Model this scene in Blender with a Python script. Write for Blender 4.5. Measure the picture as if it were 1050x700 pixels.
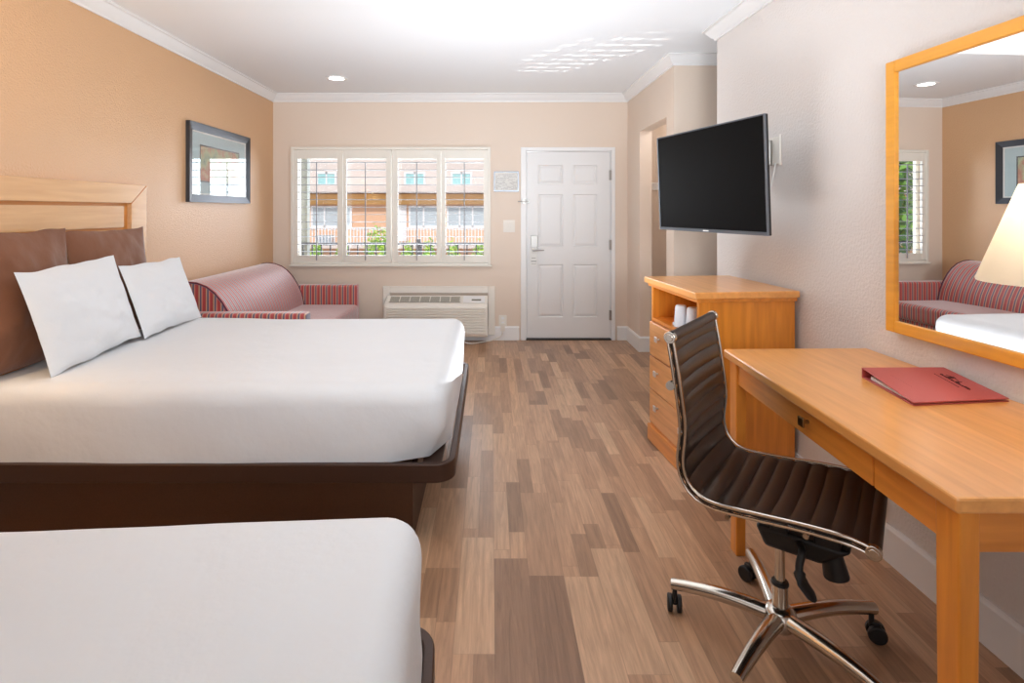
import bpy, bmesh, math, random
from mathutils import Vector, Matrix, noise
random.seed(7)
R = math.radians
sc = bpy.context.scene
for o in list(bpy.data.objects): bpy.data.objects.remove(o)
COL = sc.collection

# ------------------------------------------------------------------ camera
H = 1.41
cd = bpy.data.cameras.new('camera'); cam = bpy.data.objects.new('camera', cd); COL.objects.link(cam)
cam.location = (0, 0, H); cam.rotation_euler = (R(90), 0, 0)
cd.sensor_width = 36; cd.lens = 560/1050*36
cd.shift_x = (525-503)/1050; cd.shift_y = -(350-215.5)/1050
cd.clip_start = 0.03; cd.clip_end = 300
sc.camera = cam
# ------------------------------------------------------------------ view, world, lights
sc.view_settings.view_transform = 'Standard'; sc.view_settings.look = 'None'
sc.view_settings.gamma = 1; sc.view_settings.use_curve_mapping = False
sc.view_settings.exposure = 0.1
w = bpy.data.worlds.new('world'); sc.world = w; w.use_nodes = True
nt = w.node_tree; bg = nt.nodes['Background']
sky = nt.nodes.new('ShaderNodeTexSky'); sky.sky_type = 'NISHITA'; sky.sun_disc = False
sky.sun_elevation = R(50); sky.sun_rotation = R(180); sky.air_density = 1.0; sky.dust_density = 2.0
nt.links.new(sky.outputs[0], bg.inputs[0]); bg.inputs[1].default_value = 0.14
def lamp(kind, name, loc, energy, color=(1,1,1), rot=(0,0,0), **kw):
    d = bpy.data.lights.new(name, kind); d.energy = energy; d.color = color
    for k, v in kw.items(): setattr(d, k, v)
    o = bpy.data.objects.new(name, d); COL.objects.link(o); o.location = loc; o.rotation_euler = rot
    return o
# sun behind our building lights the far facade
lamp('SUN', 'sun', (0, -5, 20), 2.1, (1, .95, .88), (R(50), 0, R(-18)), angle=R(1))
# daylight outside the shuttered window
lamp('AREA', 'window_daylight', (-1.08, 8.6, 1.9), 200, (.86, .93, 1), (R(-93), 0, 0), shape='RECTANGLE', size=3.6, size_y=2.2)
# large soft fill lamps added behind the camera and overhead, no fixtures there
lamp('AREA', 'rear_fill', (-.35, -1.9, 1.5), 16, (.94, .97, 1), (R(98), 0, 0), shape='RECTANGLE', size=3.4, size_y=1.9)
lamp('AREA', 'overhead_fill', (0, 2.8, 2.64), 11, (.97, .98, 1), (0, 0, 0), shape='RECTANGLE', size=2.6, size_y=2.6)
# added fill lamp behind the camera, aimed up at the white ceiling
bl_ = lamp('AREA', 'bounce_fill', (.5, -.7, 1.6), 30, (.88, .94, 1), (0, 0, 0), shape='RECTANGLE', size=1.0, size_y=.6, spread=R(90))
bl_.rotation_euler = (Vector((-.35, 3.2, 2.67))-Vector((.6, -.7, 1.6))).to_track_quat('-Z', 'Y').to_euler()
lamp('POINT', 'closet_fill', (1.86, 5.0, 2.35), 5, (1, .96, .92), shadow_soft_size=.08)  # added lamp to brighten the closet interior, no fixture modelled
# unseen soft lamp added in the aisle to brighten the ceiling
lamp('AREA', 'aisle_fill', (.1, 3.2, .45), 35, (.88, .94, 1), (R(166), 0, 0), shape='RECTANGLE', size=.7, size_y=1.8, spread=R(150))
# added area lamp stands in for light bounced up through the louvers
lamp('AREA', 'walkway_bounce_fill', (-1.08, 7.0, .15), 100, (.95, .97, 1), (R(-125), 0, 0), shape='RECTANGLE', size=2.6, size_y=.5)
# glint of sun off a windscreen down in the courtyard
g_ = lamp('SPOT', 'windscreen_glint', (-4.9, 11.94, -2.95), 9000, (1, .98, .95), (0, 0, 0), spot_size=R(4.6), spot_blend=.5, shadow_soft_size=.02)
g_.rotation_euler = (Vector((-.32, 5.94, 1.62))-Vector((-4.9, 11.94, -2.95))).to_track_quat('-Z', 'Y').to_euler()

# ------------------------------------------------------------------ materials
def srgb(r, g, b):
    f = lambda c: ((c/255)/12.92 if c/255 <= .04045 else ((c/255+.055)/1.055)**2.4)
    return (f(r), f(g), f(b), 1)
def mat(name, col, rough=.5, metal=0, spec=.5, bump=None, var=None, sheen=0, coat=0, **kw):
    """bump=(scale, strength, detail); var=(scale, amount): slight tone variation of the thing's own colour"""
    m = bpy.data.materials.new(name); m.use_nodes = True; n = m.node_tree; L = n.links
    p = n.nodes['Principled BSDF']
    p.inputs['Base Color'].default_value = col; p.inputs['Roughness'].default_value = rough
    p.inputs['Metallic'].default_value = metal; p.inputs['Specular IOR Level'].default_value = spec
    if sheen: p.inputs['Sheen Weight'].default_value = sheen; p.inputs['Sheen Roughness'].default_value = .4
    if coat: p.inputs['Coat Weight'].default_value = coat; p.inputs['Coat Roughness'].default_value = .15
    tc = n.nodes.new('ShaderNodeTexCoord')
    if bump:
        t = n.nodes.new('ShaderNodeTexNoise'); t.inputs['Scale'].default_value = bump[0]
        t.inputs['Detail'].default_value = bump[2] if len(bump) > 2 else 3
        b = n.nodes.new('ShaderNodeBump'); b.inputs['Strength'].default_value = bump[1]
        b.inputs['Distance'].default_value = kw.get('bdist', .004)
        L.new(tc.outputs['Object'], t.inputs['Vector']); L.new(t.outputs[0], b.inputs['Height']); L.new(b.outputs[0], p.inputs['Normal'])
    if var:
        t = n.nodes.new('ShaderNodeTexNoise'); t.inputs['Scale'].default_value = var[0]; t.inputs['Detail'].default_value = 4
        r = n.nodes.new('ShaderNodeMixRGB'); r.inputs[1].default_value = [c*(1-var[1]) for c in col[:3]]+[1]
        r.inputs[2].default_value = [min(1, c*(1+var[1])) for c in col[:3]]+[1]
        L.new(tc.outputs['Object'], t.inputs['Vector']); L.new(t.outputs[0], r.inputs[0]); L.new(r.outputs[0], p.inputs['Base Color'])
    return m
def wood(name, col, axis=1, rough=.35, amt=.14, coat=.3):
    m = mat(name, col, rough, coat=coat); n = m.node_tree; L = n.links; p = n.nodes['Principled BSDF']
    tc = n.nodes.new('ShaderNodeTexCoord'); mp = n.nodes.new('ShaderNodeMapping')
    s = [22, 22, 22]; s[axis] = 1.6; mp.inputs['Scale'].default_value = s
    t = n.nodes.new('ShaderNodeTexNoise'); t.inputs['Scale'].default_value = 1.6; t.inputs['Detail'].default_value = 6; t.inputs['Distortion'].default_value = .4
    r = n.nodes.new('ShaderNodeValToRGB')
    r.color_ramp.elements[0].position = .3; r.color_ramp.elements[1].position = .7
    r.color_ramp.elements[0].color = [c*(1-amt*(1+.6*i)) for i, c in enumerate(col[:3])]+[1]
    r.color_ramp.elements[1].color = [min(1, c*(1+amt)) for c in col[:3]]+[1]
    L.new(tc.outputs['Object'], mp.inputs[0]); L.new(mp.outputs[0], t.inputs['Vector']); L.new(t.outputs[0], r.inputs[0]); L.new(r.outputs[0], p.inputs['Base Color'])
    return m
def stripes(name, axis, period=.054):
    m = mat(name, (1,1,1,1), .5, spec=.7, sheen=.8); n = m.node_tree; L = n.links; p = n.nodes['Principled BSDF']
    tc = n.nodes.new('ShaderNodeTexCoord'); sp = n.nodes.new('ShaderNodeSeparateXYZ'); L.new(tc.outputs['Object'], sp.inputs[0])
    a = n.nodes.new('ShaderNodeMath'); a.operation = 'DIVIDE'; a.inputs[1].default_value = period; L.new(sp.outputs[axis], a.inputs[0])
    f = n.nodes.new('ShaderNodeMath'); f.operation = 'FRACT'; L.new(a.outputs[0], f.inputs[0])
    r = n.nodes.new('ShaderNodeValToRGB'); cr = r.color_ramp; cr.interpolation = 'LINEAR'
    red = srgb(176, 62, 62); pink = srgb(205, 105, 95); tan = srgb(205, 160, 125); blue = srgb(88, 82, 112); wine = srgb(120, 45, 60)
    pts = [(0, red), (.3, red), (.36, wine), (.42, tan), (.52, tan), (.58, blue), (.76, blue), (.84, tan), (.92, pink), (1, red)]
    while len(cr.elements) < len(pts): cr.elements.new(.5)
    for e, (q, c) in zip(cr.elements, pts): e.position = q; e.color = c
    L.new(f.outputs[0], r.inputs[0]); L.new(r.outputs[0], p.inputs['Base Color'])
    t = n.nodes.new('ShaderNodeTexNoise'); t.inputs['Scale'].default_value = 260
    b = n.nodes.new('ShaderNodeBump'); b.inputs['Strength'].default_value = .35; b.inputs['Distance'].default_value = .002
    L.new(tc.outputs['Object'], t.inputs['Vector']); L.new(t.outputs[0], b.inputs['Height']); L.new(b.outputs[0], p.inputs['Normal'])
    return m
def emis(name, col, s):
    m = mat(name, col); p = m.node_tree.nodes['Principled BSDF']
    p.inputs['Emission Color'].default_value = col; p.inputs['Emission Strength'].default_value = s
    return m
def glass(name, tint=(1,1,1,1)):
    m = bpy.data.materials.new(name); m.use_nodes = True; n = m.node_tree; n.nodes.clear(); L = n.links
    o = n.nodes.new('ShaderNodeOutputMaterial'); x = n.nodes.new('ShaderNodeMixShader'); f = n.nodes.new('ShaderNodeMath'); f.operation = 'MULTIPLY_ADD'; lw = n.nodes.new('ShaderNodeLayerWeight'); pw = n.nodes.new('ShaderNodeMath'); pw.operation = 'POWER'; pw.inputs[1].default_value = 4.0; L.new(lw.outputs['Facing'], pw.inputs[0]); L.new(pw.outputs[0], f.inputs[0]); f.inputs[1].default_value = .92; f.inputs[2].default_value = .045
    t = n.nodes.new('ShaderNodeBsdfTransparent'); t.inputs[0].default_value = tint; g = n.nodes.new('ShaderNodeBsdfGlossy'); g.inputs['Roughness'].default_value = .0
    L.new(f.outputs[0], x.inputs[0]); L.new(t.outputs[0], x.inputs[1]); L.new(g.outputs[0], x.inputs[2]); L.new(x.outputs[0], o.inputs[0])
    return m
def floor_mat():
    m = mat('oak_plank_floor', (1,1,1,1), .33, spec=.5); n = m.node_tree; L = n.links; p = n.nodes['Principled BSDF']
    tc = n.nodes.new('ShaderNodeTexCoord'); sp = n.nodes.new('ShaderNodeSeparateXYZ'); L.new(tc.outputs['Object'], sp.inputs[0])
    def mth(op, a, b=None):
        q = n.nodes.new('ShaderNodeMath'); q.operation = op
        for i, v in enumerate((a, b)):
            if v is None: continue
            if isinstance(v, (int, float)): q.inputs[i].default_value = v
            else: L.new(v, q.inputs[i])
        return q.outputs[0]
    def wn(a, b=None):
        c = n.nodes.new('ShaderNodeCombineXYZ'); L.new(a, c.inputs[0])
        if b is not None: L.new(b, c.inputs[1])
        q = n.nodes.new('ShaderNodeTexWhiteNoise'); q.noise_dimensions = '2D'; L.new(c.outputs[0], q.inputs['Vector']); return q.outputs['Value']
    X = mth('ADD', sp.outputs[0], 50.0); Y = mth('ADD', sp.outputs[1], 50.0)
    def cell(wd, ln, sh):
        xs = mth('ADD', mth('DIVIDE', X, wd), sh); c = mth('FLOOR', xs); off = mth('MULTIPLY', wn(c), 7.0)
        ys = mth('ADD', mth('DIVIDE', Y, ln), off); r = mth('FLOOR', ys)
        fx = mth('FRACT', xs); fy = mth('FRACT', ys)
        ex = mth('MINIMUM', fx, mth('SUBTRACT', 1.0, fx)); ey = mth('MINIMUM', fy, mth('SUBTRACT', 1.0, fy))
        e = mth('MINIMUM', mth('MULTIPLY', ex, wd), mth('MULTIPLY', ey, ln))
        return wn(c, r), e, wn(r, c)
    a, ea, a2 = cell(.134, .62, 0.0); b, eb, b2 = cell(.067, .47, 0.0)
    sel = mth('GREATER_THAN', a2, .38)
    mixv = lambda u, v: mth('ADD', mth('MULTIPLY', u, mth('SUBTRACT', 1.0, sel)), mth('MULTIPLY', v, sel))
    idv = mixv(a, b); ed = mixv(ea, eb)
    # grain
    mp = n.nodes.new('ShaderNodeMapping'); mp.inputs['Scale'].default_value = (38, 2.6, 1); cx = n.nodes.new('ShaderNodeCombineXYZ')
    L.new(X, cx.inputs[0]); L.new(mth('ADD', Y, mth('MULTIPLY', idv, 31.0)), cx.inputs[1]); L.new(cx.outputs[0], mp.inputs[0])
    t = n.nodes.new('ShaderNodeTexNoise'); t.inputs['Scale'].default_value = 1.5; t.inputs['Detail'].default_value = 8; t.inputs['Roughness'].default_value = .65; t.inputs['Distortion'].default_value = .6
    L.new(mp.outputs[0], t.inputs['Vector'])
    r = n.nodes.new('ShaderNodeValToRGB'); cr = r.color_ramp
    pts = [(0, srgb(142, 108, 84)), (.12, srgb(166, 129, 101)), (.5, srgb(186, 146, 115)), (.85, srgb(199, 158, 125)), (1, srgb(208, 171, 138))]
    while len(cr.elements) < len(pts): cr.elements.new(.5)
    for e, (q, c) in zip(cr.elements, pts): e.position = q; e.color = c
    L.new(idv, r.inputs[0])
    g = n.nodes.new('ShaderNodeMapRange'); g.inputs[1].default_value = .3; g.inputs[2].default_value = .72; g.inputs[3].default_value = .68; g.inputs[4].default_value = 1.16
    L.new(t.outputs[0], g.inputs[0])
    seam = n.nodes.new('ShaderNodeMapRange'); seam.inputs[1].default_value = 0; seam.inputs[2].default_value = .0022; seam.inputs[3].default_value = .72; seam.inputs[4].default_value = 1
    L.new(ed, seam.inputs[0])
    v = n.nodes.new('ShaderNodeVectorMath'); v.operation = 'SCALE'; L.new(r.outputs[0], v.inputs[0]); L.new(mth('MULTIPLY', g.outputs[0], seam.outputs[0]), v.inputs['Scale'])
    L.new(v.outputs[0], p.inputs['Base Color'])
    bm_ = n.nodes.new('ShaderNodeBump'); bm_.inputs['Strength'].default_value = .3; bm_.inputs['Distance'].default_value = .002
    L.new(t.outputs[0], bm_.inputs['Height']); L.new(bm_.outputs[0], p.inputs['Normal'])
    return m
M = dict(
    ceil=mat('ceiling_paint', srgb(240, 243, 246), .6, bump=(40, .12), bdist=.003),
    trim=mat('white_trim_paint', srgb(240, 240, 240), .35),
    tan=mat('tan_wall_paint', srgb(222, 177, 132), .4, spec=1.0, bump=(105, .75, 4), bdist=.006),
    cream=mat('cream_wall_paint', srgb(231, 214, 198), .5, bump=(160, .25, 3), bdist=.003),
    white_wall=mat('offwhite_wall_paint', srgb(228, 222, 218), .5, bump=(75, .7, 4), bdist=.006),
    floor=floor_mat(),
    shutter=mat('shutter_paint', srgb(236, 232, 222), .35),
    nickel=mat('bright_nickel', srgb(225, 225, 228), .35, .7),
    louver=mat('louver_backlit_grey', srgb(150, 151, 156), .5),  # white slats and rods, greyed so they look backlit
    door=mat('door_paint', srgb(232, 232, 232), .35),
    steel=mat('satin_steel', srgb(168, 166, 162), .38, 1),
    chrome=mat('polished_aluminium', srgb(205, 198, 188), .17, 1),
    black=mat('black_plastic', srgb(22, 22, 24), .45),
    screen=mat('screen_glass', srgb(7, 7, 8), .4, spec=.08),
    bezel=mat('silver_bezel', srgb(120, 128, 138), .3, .8),
    sheet=mat('white_sheet', srgb(218, 219, 221), .75, bump=(5, .35, 5), bdist=.03, sheen=.15),
    pcase=mat('white_pillowcase', srgb(226, 227, 229), .75, bump=(9, .3, 5), bdist=.02, sheen=.1),
    suede=mat('brown_suede', srgb(124, 78, 52), .8, sheen=.4, bump=(10, .3, 5), bdist=.02, var=(6, .18)),
    bmetal=mat('bronze_powder_coat', srgb(66, 43, 32), .42, .3, var=(300, .35)),
    bpanel=mat('bed_base_panel', srgb(76, 46, 26), .5, .1, var=(250, .3)),
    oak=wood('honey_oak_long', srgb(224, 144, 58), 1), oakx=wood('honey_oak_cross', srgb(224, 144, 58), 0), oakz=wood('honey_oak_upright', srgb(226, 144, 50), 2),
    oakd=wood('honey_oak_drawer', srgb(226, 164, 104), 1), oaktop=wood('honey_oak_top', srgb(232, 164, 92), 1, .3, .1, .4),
    mframe=wood('golden_oak_frame', srgb(238, 168, 52), 1, .35, .08), head=wood('maple_headboard', srgb(226, 178, 126), 1, .25, .06, 1), headg=mat('headboard_groove', srgb(214, 140, 62), .4),
    mirror=mat('mirror_silver', (.93, .93, .93, 1), .0, 1), glass=glass('clear_glass'),
    leather=mat('dark_brown_leather', srgb(40, 27, 20), .36, spec=.6, bump=(350, .3, 3), bdist=.001),
    sy=stripes('striped_upholstery_lengthwise', 1), sx=stripes('striped_upholstery_crosswise', 0),
    piping=mat('wine_piping', srgb(110, 45, 55), .6),
    ac=mat('ivory_plastic', srgb(238, 233, 224), .45), acg=mat('grey_grille', srgb(128, 124, 112), .6),
    burg=mat('burgundy_leatherette', srgb(188, 84, 78), .45, bump=(300, .2), bdist=.001), ink=mat('dark_ink', srgb(84, 28, 30), .6), inkf=mat('blind_stamp', srgb(140, 48, 48), .5),
    paper=mat('paper', srgb(232, 232, 228), .7), inkg=mat('grey_ink', srgb(150, 150, 150), .7),
    cup=mat('wrapped_cup_plastic', srgb(226, 232, 240), .35, bump=(60, .4), bdist=.004),
    pframe=mat('pewter_picture_frame', srgb(70, 72, 78), .32, .6), mat_=mat('pale_blue_mat', srgb(186, 206, 210), .7), white=mat('white_board', srgb(235, 235, 232), .6),
    shade=None, brass=mat('brushed_brass', srgb(150, 120, 80), .35, 1),
)
ms = bpy.data.materials.new('lamp_shade_linen'); ms.use_nodes = True; n = ms.node_tree; n.nodes.clear()
o_ = n.nodes.new('ShaderNodeOutputMaterial'); mx = n.nodes.new('ShaderNodeMixShader'); mx.inputs[0].default_value = .5
d_ = n.nodes.new('ShaderNodeBsdfDiffuse'); d_.inputs[0].default_value = srgb(248, 243, 232); t_ = n.nodes.new('ShaderNodeBsdfTranslucent'); t_.inputs[0].default_value = srgb(252, 246, 232)
n.links.new(d_.outputs[0], mx.inputs[1]); n.links.new(t_.outputs[0], mx.inputs[2]); n.links.new(mx.outputs[0], o_.inputs[0]); M['shade'] = ms

# ------------------------------------------------------------------ mesh helpers
def nb(): return bmesh.new()
def box(bm, x0, x1, y0, y1, z0, z1, mat_=None):
    vs = [bm.verts.new(p) for p in ((x0,y0,z0),(x1,y0,z0),(x1,y1,z0),(x0,y1,z0),(x0,y0,z1),(x1,y0,z1),(x1,y1,z1),(x0,y1,z1))]
    for f in ((0,3,2,1),(4,5,6,7),(0,1,5,4),(1,2,6,5),(2,3,7,6),(3,0,4,7)): bm.faces.new([vs[i] for i in f])
    if mat_ is not None: bmesh.ops.transform(bm, matrix=mat_, verts=vs)
    return vs
def prism(bm, poly, z0, z1):
    a = [bm.verts.new((x, y, z0)) for x, y in poly]; b = [bm.verts.new((x, y, z1)) for x, y in poly]; k = len(poly)
    bm.faces.new(a[::-1]); bm.faces.new(b)
    for i in range(k): bm.faces.new((a[i], a[(i+1)%k], b[(i+1)%k], b[i]))
    return a+b
def cyl(bm, p0, p1, r0, r1=None, n=16, caps=True):
    p0, p1 = Vector(p0), Vector(p1); r1 = r0 if r1 is None else r1
    d = (p1-p0).normalized(); u = d.orthogonal().normalized(); v = d.cross(u)
    A = [bm.verts.new(p0+(u*math.cos(t)+v*math.sin(t))*r0) for t in (2*math.pi*i/n for i in range(n))]
    B = [bm.verts.new(p1+(u*math.cos(t)+v*math.sin(t))*r1) for t in (2*math.pi*i/n for i in range(n))]
    for i in range(n): bm.faces.new((A[i], A[(i+1)%n], B[(i+1)%n], B[i]))
    if caps: bm.faces.new(A[::-1]); bm.faces.new(B)
def sweep(bm, pts, rad, n=10, flat=None, up=Vector((0,0,1))):
    """tube through pts; rad is a number or per-point list of (ru, rv)"""
    pts = [Vector(p) for p in pts]; rings = []
    for i, p in enumerate(pts):
        d = (pts[min(i+1, len(pts)-1)]-pts[max(i-1, 0)]).normalized()
        u = d.cross(up);  u = u.normalized() if u.length > 1e-4 else d.orthogonal().normalized()
        v = u.cross(d).normalized(); r = rad[i] if isinstance(rad, (list, tuple)) else rad
        ru, rv = r if isinstance(r, (list, tuple)) else (r, r)
        rings.append([bm.verts.new(p+u*math.cos(t)*ru+v*math.sin(t)*rv) for t in (2*math.pi*k/n for k in range(n))])
    for a, b in zip(rings, rings[1:]):
        for k in range(n): bm.faces.new((a[k], a[(k+1)%n], b[(k+1)%n], b[k]))
    bm.faces.new(rings[0][::-1]); bm.faces.new(rings[-1])
def lathe(bm, c, prof, n=32, cap=False):
    rings = [[bm.verts.new((c[0]+r*math.cos(2*math.pi*k/n), c[1]+r*math.sin(2*math.pi*k/n), c[2]+z)) for k in range(n)] for r, z in prof]
    for a, b in zip(rings, rings[1:]):
        for k in range(n): bm.faces.new((a[k], a[(k+1)%n], b[(k+1)%n], b[k]))
    if cap: bm.faces.new(rings[0][::-1]); bm.faces.new(rings[-1])
def mitre(bm, path, prof, side=1):
    """sweep profile (offset to one side of the path, z) along 2-D path with mitred corners"""
    P = [Vector(p) for p in path]; rings = []
    for i, p in enumerate(P):
        def nrm(a, b): d = (b-a).normalized(); return Vector((-d.y, d.x))*side
        if i == 0: m = nrm(P[0], P[1])
        elif i == len(P)-1: m = nrm(P[-2], P[-1])
        else:
            a, b = nrm(P[i-1], p), nrm(p, P[i+1]); m = (a+b); m = m/(m.length_squared/2)
        rings.append([bm.verts.new((p.x+m.x*o, p.y+m.y*o, z)) for o, z in prof])
    k = len(prof)
    for a, b in zip(rings, rings[1:]):
        for j in range(k): bm.faces.new((a[j], a[(j+1)%k], b[(j+1)%k], b[j]))
    bm.faces.new(rings[0][::-1]); bm.faces.new(rings[-1])
def rbox(bm, x0, x1, y0, y1, z0, z1, r, step=.05, disp=None, flat=False):
    """box with rounded edges, densely gridded; disp(p, n) displaces"""
    def ax(a, b):
        e = [a+r*t for t in (0, .08, .25, .5, .75, 1)]; f = [b-r*t for t in (1, .75, .5, .25, .08, 0)]
        k = max(1, int((b-a-2*r)/step)); mid = [a+r+(b-a-2*r)*i/k for i in range(1, k)]
        return e+mid+f
    AX = [ax(x0, x1), ax(y0, y1), ax(z0, z1)]; lo = (x0, y0, z0); hi = (x1, y1, z1); cache = {}
    def V(p):
        key = tuple(round(c, 5) for c in p)
        if key in cache: return cache[key]
        q = Vector([min(max(p[i], lo[i]+r), hi[i]-r) for i in range(3)])
        if flat and p[2] < hi[2]-r: q.z = p[2]
        d = Vector(p)-q
        if d.length > 1e-9: d.normalize()
        pt = q+d*r
        if disp: pt = pt+d*disp(pt, d)
        cache[key] = bm.verts.new(pt); return cache[key]
    for a in range(3):
        b, c = (a+1) % 3, (a+2) % 3
        for s in (0, 1):
            for i in range(len(AX[b])-1):
                for j in range(len(AX[c])-1):
                    q = []
                    for (di, dj) in ((0,0),(1,0),(1,1),(0,1)):
                        p = [0,0,0]; p[a] = hi[a] if s else lo[a]; p[b] = AX[b][i+di]; p[c] = AX[c][j+dj]; q.append(V(p))
                    if not s: q.reverse()
                    if len(set(q)) == 4: bm.faces.new(q)
ROOT = {}
def wm(o):
    return ROOT.get(o.name, Matrix())
def obj(name, bm, m, parent=None, smooth=False, bev=0, local=False, sub=0, ang=40, recalc=True):
    """bm in world coordinates (or the parent's own when local=True)"""
    if recalc: bmesh.ops.recalc_face_normals(bm, faces=bm.faces)
    me = bpy.data.meshes.new(name)
    if parent is not None:
        W = wm(parent)
        if not local: bm.transform(W.inverted())
        loc = None
    else:
        xs = [v.co.x for v in bm.verts]; ys = [v.co.y for v in bm.verts]; zs = [v.co.z for v in bm.verts]
        loc = Vector(((min(xs)+max(xs))/2, (min(ys)+max(ys))/2, min(zs))); bm.transform(Matrix.Translation(-loc))
    bm.to_mesh(me); bm.free(); me.materials.append(m)
    o = bpy.data.objects.new(name, me); COL.objects.link(o)
    if parent is not None: o.parent = parent; ROOT[o.name] = wm(parent)
    else: o.location = loc; ROOT[o.name] = Matrix.Translation(loc)
    if smooth:
        for p in me.polygons: p.use_smooth = True
        me.set_sharp_from_angle(angle=R(ang))
    if bev:
        b = o.modifiers.new('b', 'BEVEL'); b.width = bev; b.segments = 2; b.limit_method = 'ANGLE'; b.angle_limit = R(35)
    if sub: s = o.modifiers.new('s', 'SUBSURF'); s.levels = s.render_levels = sub
    return o
def tag(o, label, cat, group=None):
    o['label'] = label; o['category'] = cat
    if group: o['group'] = group
    return o
def thing(name, label, cat, loc, rz=0, group=None):
    o = bpy.data.objects.new(name, None); COL.objects.link(o); o.location = loc; o.rotation_euler = (0, 0, rz); o.empty_display_size = .1
    ROOT[o.name] = Matrix.Translation(loc) @ Matrix.Rotation(rz, 4, 'Z')
    return tag(o, label, cat, group)
def struct(name, bm, m, parent=None, **k):
    o = obj(name, bm, m, parent, **k)
    if parent is None: o['kind'] = 'structure'
    return o
def bx(name, m, parent, *a, bev=0, fn=obj, **k):
    bm = nb(); box(bm, *a); return fn(name, bm, m, parent, bev=bev, **k)
def copy_tree(o, parent=None):
    c = o.copy(); COL.objects.link(c); c.parent = parent
    for ch in list(o.children): copy_tree(ch, c)
    return c

# ------------------------------------------------------------------ room shell
F = 560.0; YD = 5.94; XL = -2.365; XC = 1.49; ZC = 2.67
xw = lambda d: 1.655-.0225*d
Y0 = -2.2; YR = 3.785; YE = 4.44; XH = 3.0
bm = nb(); box(bm, -2.6, 3.2, Y0-.2, 6.1, -.12, 0); struct('floor', bm, M['floor'])
bm = nb(); box(bm, -2.6, 3.2, Y0-.2, 6.1, ZC, ZC+.12); struct('ceiling', bm, M['ceil'])
bm = nb(); box(bm, XL-.12, XL, Y0, YD+.12, 0, ZC); struct('wall_left', bm, M['tan'])
bm = nb(); box(bm, XL-.12, XH+.12, Y0-.12, Y0, 0, ZC); struct('wall_rear', bm, M['white_wall'])
# front wall with window and door openings
WX0, WX1, WZ0, WZ1 = -2.13, -.03, .84, 2.07; DX0, DX1, DZ1 = .385, 1.31, 2.055
bm = nb()
for a in ((XL, WX0, 0, ZC), (WX0, WX1, 0, WZ0), (WX0, WX1, WZ1, ZC), (WX1, DX0, 0, ZC), (DX0, DX1, DZ1, ZC), (DX1, 2.25, 0, ZC)):
    box(bm, a[0], a[1], YD, YD+.12, a[2], a[3])
struct('wall_front', bm, M['cream'])
bm = nb(); rw = math.atan(.0225); box(bm, 0, .12, 0, (YR-Y0)/math.cos(rw), 0, ZC); ROOT['rw'] = Matrix()
bm_o = struct('wall_right', bm, M['white_wall']); bm_o.data.transform(Matrix.Translation(bm_o.location)); bm_o.location = (xw(Y0), Y0, 0); bm_o.rotation_euler = (0, 0, rw)
bm = nb()
box(bm, XC, XC+.12, YE, 4.626, 0, ZC); box(bm, XC, XC+.12, 5.454, YD, 0, ZC); box(bm, XC, XC+.12, 4.626, 5.454, 2.2, ZC)
box(bm, XC+.12, XH, YE, YE+.12, 0, ZC); box(bm, 2.2, 2.32, YE+.12, YD, 0, ZC)
struct('wall_closet', bm, M['cream'])
bm = nb(); box(bm, XH, XH+.12, Y0, YE+.12, 0, ZC); struct('wall_hallway', bm, M['cream'])
# crown mouldings
crown = [(0, ZC-.085), (.012, ZC-.085), (.014, ZC-.072), (.03, ZC-.06), (.052, ZC-.03), (.062, ZC-.016), (.075, ZC-.012), (.075, ZC), (0, ZC)]
bm = nb(); mitre(bm, [(XL, Y0), (XL, YD), (XC, YD), (XC, YE), (XH, YE)], crown, -1); struct('trim_1', bm, M['trim'], smooth=True, ang=25)
bm = nb(); mitre(bm, [(xw(Y0), Y0), (xw(YR), YR), (xw(YR)+.12, YR)], crown, 1); struct('trim_2', bm, M['trim'], smooth=True, ang=25)
basep = [(0, 0), (.016, 0), (.016, .135), (.011, .142), (.008, .15), (0, .15)]
for nm, pa, s in (('baseboard_left', [(XL, Y0), (XL, YD), (.31, YD)], -1), ('baseboard_front', [(1.375, YD), (XC, YD), (XC, 5.454), (XC+.12, 5.454), (XC+.12, YD-.001), (2.2, YD)], -1),
                  ('baseboard_closet', [(XC, 4.626), (XC, YE), (XH, YE)], -1), ('baseboard_right', [(xw(Y0), Y0), (xw(YR), YR), (xw(YR)+.12, YR)], 1)):
    bm = nb(); mitre(bm, pa, basep, s); struct(nm, bm, M['trim'])
# closet cleat rail
bm = nb(); box(bm, XC+.12, 2.2, YD-.02, YD, 1.63, 1.71); struct('trim_3', bm, M['trim'], bev=.003)

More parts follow.
